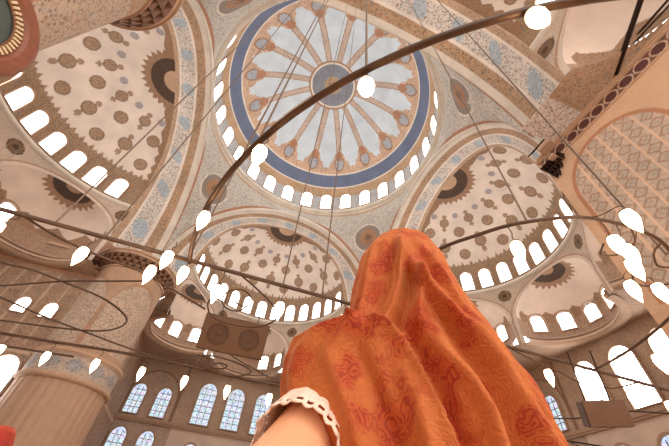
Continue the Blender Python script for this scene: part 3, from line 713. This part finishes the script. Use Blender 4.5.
def polydist(U, Z_, pts):
    P = np.array(pts); best = np.full(U.shape, 9.)
    for a, b in zip(P[:-1], P[1:]):
        d = b - a; t = np.clip(((U - a[0]) * d[0] + (Z_ - a[1]) * d[1]) / (d @ d), 0, 1)
        best = np.minimum(best, np.hypot(U - a[0] - t * d[0], Z_ - a[1] - t * d[1]))
    return best
SIL_L = [(1.628, .004), (1.618, -.042), (1.59, -.078), (1.54, -.104), (1.45, -.121), (1.375, -.124), (1.343, -.150), (1.308, -.196), (1.278, -.226), (1.25, -.238), (1.215, -.236), (1.18, -.21), (1.12, -.15), (1.05, -.12), (.95, -.13), (.8, -.16)]
SIL_R = [(1.628, .010), (1.618, .06), (1.59, .083), (1.53, .102), (1.455, .118), (1.373, .142), (1.302, .168), (1.25, .19), (1.2, .196), (1.14, .201), (1.05, .207), (.95, .212), (.8, .22)]
DEP = [(1.628, .006), (1.618, .05), (1.59, .085), (1.53, .112), (1.45, .12), (1.38, .11), (1.33, .105), (1.25, .118), (1.15, .125), (1.0, .13), (.8, .15)]
def itp(T, z): T = sorted(T); return np.interp(z, [a for a, b in T], [b for a, b in T])
FOLD = 1.9
def shawl_mesh(name, mat, folds=True):
    zs = np.concatenate([1.628 - (1.628 - 1.59) * np.linspace(0, 1, 18) ** 2, np.linspace(1.588, .8, 330)])
    th = np.linspace(0, 2 * PI, 420, endpoint=False)
    def sm(T): 
        y = itp(T, zs); k = np.array([1, 3, 5, 7, 5, 3, 1.]); k /= k.sum()
        yy = np.convolve(np.pad(y, 3, 'edge'), k, 'valid'); yy = np.convolve(np.pad(yy, 3, 'edge'), k, 'valid'); w_ = np.clip((1.59 - zs) / .02, 0, 1); return y * (1 - w_) + yy * w_
    Lh, Rh, D = sm(SIL_L), sm(SIL_R), sm(DEP)
    cx = (Lh + Rh) / 2; hw = (Rh - Lh) / 2
    T, Zg = np.meshgrid(th, zs, indexing='ij'); Zg = Zg.copy()
    ct, st = np.cos(T), np.sin(T)
    shp = np.clip((1.36 - Zg) / .08, 0, 1)
    pw = 1 - .12 * shp
    X = cx + hw * np.sign(ct) * np.abs(ct) ** pw; Y = D * np.sign(st) * np.abs(st) ** (1 - .05 * shp) + .02 * np.clip((Zg - 1.35) / .1, 0, 1)
    nxv, nyv = ct * D, st * hw; nl = np.hypot(nxv, nyv) + 1e-9; nxv, nyv = nxv / nl, nyv / nl
    disp = np.zeros_like(X)
    if folds:
        back = np.clip((.05 - Y) / .06, 0, 1)
        def add(pts, A, sg):
            nonlocal disp
            p = np.array(pts, float); p[:, 1] -= .8; zt_, zl_ = p[0, 1], p[-1, 1]
            tp = np.clip((zt_ + .02 - Zg) / .10, 0, 1); tp = tp * tp * (3 - 2 * tp)
            disp += back * tp * A * np.exp(-(polydist(X, Zg, p) / sg) ** 2)
        def addstep(pts, A, sg, below=True):
            """one cloth edge lying over the other: raised on one side of the line only"""
            nonlocal disp
            p = np.array(pts, float); p[:, 1] -= .8
            yl = np.interp(X, p[:, 0], p[:, 1]); s_ = (yl - Zg) if below else (Zg - yl)
            inside = (X > p[0, 0] - .06) & (X < p[-1, 0] + .02)
            disp += back * A * inside * np.clip(s_ / .006, 0, 1) * np.exp(-np.clip(s_, 0, 1) / sg)
        addstep([(-.19, 2.112), (-.15, 2.118), (-.103, 2.128), (-.07, 2.128), (-.034, 2.110), (-.004, 2.070), (.023, 2.0), (.05, 1.918), (.07, 1.84)], .026, .05)
        add([(.0, 2.34), (.018, 2.243), (.06, 2.15), (.1, 2.094), (.125, 2.038), (.137, 1.99), (.146, 1.938), (.15, 1.85)], .016, .012)
        add([(.03, 2.20), (.075, 2.09), (.10, 2.03), (.115, 1.97), (.122, 1.9)], -.013, .012)
        add([(.04, 2.33), (.06, 2.24), (.095, 2.138), (.135, 2.054), (.165, 1.974), (.18, 1.88)], .013, .009)
        add([(.08, 2.22), (.115, 2.138), (.15, 2.054), (.18, 1.974)], -.010, .009)
        add([(.04, 2.085), (.073, 2.031), (.094, 1.974), (.099, 1.92), (.1, 1.84)], .010, .011)
        add([(-.02, 2.14), (.012, 2.075), (.036, 2.01), (.055, 1.94), (.062, 1.85)], -.021, .016)
        add([(-.136, 2.075), (-.107, 2.002), (-.068, 1.915), (-.05, 1.85)], .010, .014)
        add([(-.09, 2.085), (-.06, 2.0), (-.02, 1.9)], -.009, .014)
        add([(-.02, 2.04), (.0, 1.98), (.015, 1.9)], .008, .012)
        add([(-.045, 2.38), (-.056, 2.32), (-.066, 2.25), (-.078, 2.17), (-.085, 2.125)], .008, .0065)
        add([(-.018, 2.34), (-.025, 2.27), (-.038, 2.2), (-.055, 2.145), (-.065, 2.118)], -.010, .010)
        add([(.004, 2.33), (-.002, 2.25), (-.006, 2.202), (-.022, 2.15), (-.04, 2.118)], .009, .0065)
        add([(.022, 2.30), (.012, 2.22), (.002, 2.17), (-.02, 2.12)], -.015, .012)
        add([(.035, 2.26), (.03, 2.19), (.02, 2.12)], .008, .010)
    disp += .0022 * np.sin(T * 9 + Zg * 14) * np.clip((1.5 - Zg) / .3, 0, 1) + .0014 * np.sin(T * 17 - Zg * 31)
    fd = np.clip((1.62 - Zg) / .07, 0, 1); disp *= fd * fd * FOLD
    X = X + nxv * disp; Y = Y + nyv * disp
    X[:, 0] = X[:, 0].mean(); Y[:, 0] = .01; Zg -= .02
    V = np.stack([X, Y, Zg], -1)
    return mesh_np(name, V, grid_faces(len(th), len(zs), True), mat)
def skin_body(name, verts, edges, root):
    me = bpy.data.meshes.new(name); me.from_pydata([v[:3] for v in verts], edges, []); me.materials.append(SKIN)
    o = bpy.data.objects.new(name, me); C.objects.link(o); o.parent = root
    sk = o.modifiers.new('skin', 'SKIN'); sk.use_smooth_shade = True
    if not me.skin_vertices: 
        bm = bmesh.new(); bm.from_mesh(me); bm.verts.layers.skin.verify(); bm.to_mesh(me); bm.free()
    for i, v in enumerate(verts):
        r = v[3]; me.skin_vertices[0].data[i].radius = (r, r) if not isinstance(r, tuple) else r
    me.skin_vertices[0].data[0].use_root = True
    ss = o.modifiers.new('sub', 'SUBSURF'); ss.levels = 2; ss.render_levels = 2
    return o
import bmesh
def make_person(loc, rz, sc_, label, cloth, arm_back=True):
    R_ = thing('person', loc, label, 'person', None, rz); R_.scale = (sc_, sc_, sc_)
    V = [(.03, .02, .86, (.12, .08)), (.02, .03, 1.0, (.09, .06)), (0, .035, 1.16, (.10, .055)), (0, .02, 1.28, (.07, .05)), (0, .01, 1.345, .048), (0, .02, 1.42, .072), (0, .03, 1.48, .070), (0, .025, 1.535, .045)]
    E = [(0, 1), (1, 2), (2, 3), (3, 4), (4, 5), (5, 6), (6, 7)]
    def chain(start, pts):
        p = start
        for q in pts: V.append(q); E.append((p, len(V) - 1)); p = len(V) - 1
        return p
    if arm_back:
        w_ = chain(3, [(-.12, -.01, 1.27, .05), (-.170, -.03, 1.165, .052), (-.176, -.10, 1.100, .053), (-.182, -.18, 1.038, .052), (-.182, -.29, .975, .048), (-.155, -.39, .92, .039), (-.107, -.49, .87, .028)])
        base = np.array(V[w_][:3]); dr = np.array([.14, -.80, -.58]); dr /= np.linalg.norm(dr)
    else:
        w_ = chain(3, [(-.12, 0, 1.27, .05), (-.18, 0, 1.24, .048), (-.20, .01, .98, .036), (-.19, .06, .78, .025)]); base = np.array(V[w_][:3]); dr = np.array([.0, .2, -.98]); dr /= np.linalg.norm(dr)
    def hand(w_, base, dr, side):
        lat = np.cross(dr, [0, 0, 1.]) if abs(dr[2]) < .9 else np.array([0, 1., 0]); lat /= np.linalg.norm(lat); cu = np.cross(lat, dr) * side
        pal = base + dr * .055; p = chain(w_, [(*pal, (.030, .014))])
        for k, (o_, ln) in enumerate(((-.026, .062), (-.009, .074), (.009, .070), (.026, .052))):
            q = base + dr * .09 + lat * o_
            chain(p, [(*q, .0085), (*(q + dr * ln * .45 + cu * .008), .0078), (*(q + dr * ln * .8 + cu * .022), .007), (*(q + dr * ln + cu * .038), .006)])
        t0 = base + dr * .03 - lat * .026; chain(p, [(*t0, .011), (*(t0 + dr * .025 - lat * .022 + cu * .01), .010), (*(t0 + dr * .05 - lat * .03 + cu * .02), .008)])
    hand(w_, base, dr, 1)
    w2 = chain(3, [(.11, 0, 1.26, .05), (.145, 0, 1.23, .045), (.14, .02, .98, .036), (.12, .09, .80, .025)]); hand(w2, np.array(V[w2][:3]), np.array([-.05, .3, -.95]) / 1.0, -1)
    for s_ in (-1, 1): chain(0, [(s_ * .085, 0, .78, .085), (s_ * .09, .01, .46, .055), (s_ * .09, -.01, .10, .036), (s_ * .09, .10, .035, (.036, .028))])
    body = skin_body('body', V, E, R_)
    # face details on the far side: nose, eyes, mouth
    m = MB(); m.tube([(0, .10, 1.505), (0, .122, 1.465), (0, .112, 1.455)], [.008, .013, .006], 8); link('nose', m.mesh('nose', SKIN, True), R_)
    for s_ in (-1, 1):
        e_ = MB().lathe([(.002, -.012), (.009, -.008), (.012, 0), (.009, .008), (.002, .012)], n=12).mesh('eye', plain('eye_white', (235, 230, 224), .2), True); link('eye', e_, R_, (s_ * .032, .088, 1.50))
    m = MB(); m.tube([(-.025, .088, 1.425), (0, .102, 1.423), (.025, .088, 1.425)], [.004, .008, .004], 8); link('lips', m.mesh('lips', plain('lips', (178, 92, 84), .4), True), R_)
    m = MB(); m.lathe([(.01, .062), (.04, .055), (.066, .02), (.074, -.02), (.07, -.06), (.05, -.09)], n=28); o = link('hair', m.mesh('hair', HAIR, True), R_, (0, .005, 1.515)); o.scale = (.95, 1.08, 1)
    link('shawl', shawl_mesh('shawl', cloth), R_)
    # long dress to the ankles and shoes
    n = 96; zz = np.linspace(1.0, .08, 60); a_ = np.arange(n) * 2 * PI / n
    A1, Z1 = np.meshgrid(a_, zz, indexing='ij'); k = (1.0 - Z1)
    rr = .085 + .20 * k + .012 * np.sin(A1 * 11 + 2 * k) * k * 2
    link('long_dress', mesh_np('long_dress', np.stack([rr * 1.1 * np.cos(A1) + .03, rr * .9 * np.sin(A1) + .03 * (1 - k), Z1], -1), grid_faces(n, 60, True), plain('dress_cloth', (206, 176, 156), .85, 0, .06, 6)), R_)
    for s_ in (-1, 1):
        m = MB(); m.tube([(s_ * .09, -.07, .04), (s_ * .09, 0, .05), (s_ * .09, .08, .04), (s_ * .09, .17, .025)], [.034, .04, .04, .022], 12); link('shoe', m.mesh('shoe', plain('shoe_leather', (70, 46, 36), .5), True), R_)
    return R_
WOM = make_person((-1.962, -15.478, .8), math.radians(-32), 1.0, 'woman from behind under an orange paisley shawl, bare left arm reaching back', cloth_mat('orange_paisley', (184, 78, 28), (156, 48, 16), (196, 110, 50), 62))
# lace sleeve round the left upper arm, with a pierced scalloped hem
S0 = np.array([-.166, -.02, 1.170]); S1 = np.array([-.182, -.18, 1.038]); ax = S1 - S0; Ls = np.linalg.norm(ax); ax /= Ls
ex_ = np.cross(ax, [0, 0, 1.]); ex_ /= np.linalg.norm(ex_); ey_ = np.cross(ex_, ax)
nu, nv = 168, 44; VV = []
LEN = .10
for i in range(nu):
    q = 2 * PI * i / nu; sc2 = abs(math.sin(q * 12))
    for j in range(nv):
        t = j / (nv - 1); ln = t * (LEN + .006 * sc2 * t ** 8); r0 = .062 + .004 * t + .0018 * math.sin(q * 12) * t + .001 * math.sin(t * 60)
        VV.append(S0 + ax * ln + (ex_ * math.cos(q) + ey_ * math.sin(q)) * r0)
F = grid_faces(nu, nv, True); keep = []
for f_ in F:
    i, j = divmod(int(f_[0]), nv); ph = (i * 24 / nu) % 1; t = j / (nv - 1)
    hole = (.25 < ph < .75 and .86 < t < .93) or (.7 < t < .76 and (.0 < ((i * 48 / nu) % 1) < .4))
    keep.append(not hole)
sl = link('lace_sleeve', mesh_np('lace_sleeve', np.array(VV), F[np.array(keep)], LACE), WOM); so = sl.modifiers.new('s', 'SOLIDIFY'); so.thickness = .002
P2 = make_person((-3.43, -13.20, .8), math.radians(20), .895, 'person whose red headscarf just enters the lower left corner', cloth_mat('red_cloth', (158, 34, 22), (136, 24, 18), (170, 50, 34)), False)

# ---------------------------------------------------------------- light, camera
w = bpy.data.worlds.new('world'); bpy.context.scene.world = w; w.use_nodes = True
bg = w.node_tree.nodes['Background']; bg.inputs[0].default_value = (1.0, .95, .89, 1); bg.inputs[1].default_value = 1.6
cam = bpy.data.cameras.new('camera'); co = bpy.data.objects.new('camera', cam); C.objects.link(co)
cam.sensor_width = 36; cam.lens = 321.318 / 669 * 36; cam.clip_start = .02; cam.clip_end = 300
yaw, pitch, roll = .27452, .81451, .10647
f = np.array([math.sin(yaw) * math.cos(pitch), math.cos(yaw) * math.cos(pitch), math.sin(pitch)])
r = np.array([math.cos(yaw), -math.sin(yaw), 0.]); u = np.cross(r, f)
r2 = math.cos(roll) * r + math.sin(roll) * u; u2 = -math.sin(roll) * r + math.cos(roll) * u
from mathutils import Matrix
M = Matrix(((r2[0], u2[0], -f[0], -2.291), (r2[1], u2[1], -f[1], -16.0037), (r2[2], u2[2], -f[2], 1.8), (0, 0, 0, 1)))
co.matrix_world = M
sc = bpy.context.scene; sc.camera = co
sc.view_settings.view_transform = 'Standard'; sc.view_settings.look = 'None'; sc.view_settings.gamma = 1; sc.view_settings.exposure = 0.98
sc.view_settings.use_curve_mapping = False
sc.cycles.use_denoising = True; sc.cycles.max_bounces = 8; sc.cycles.diffuse_bounces = 5
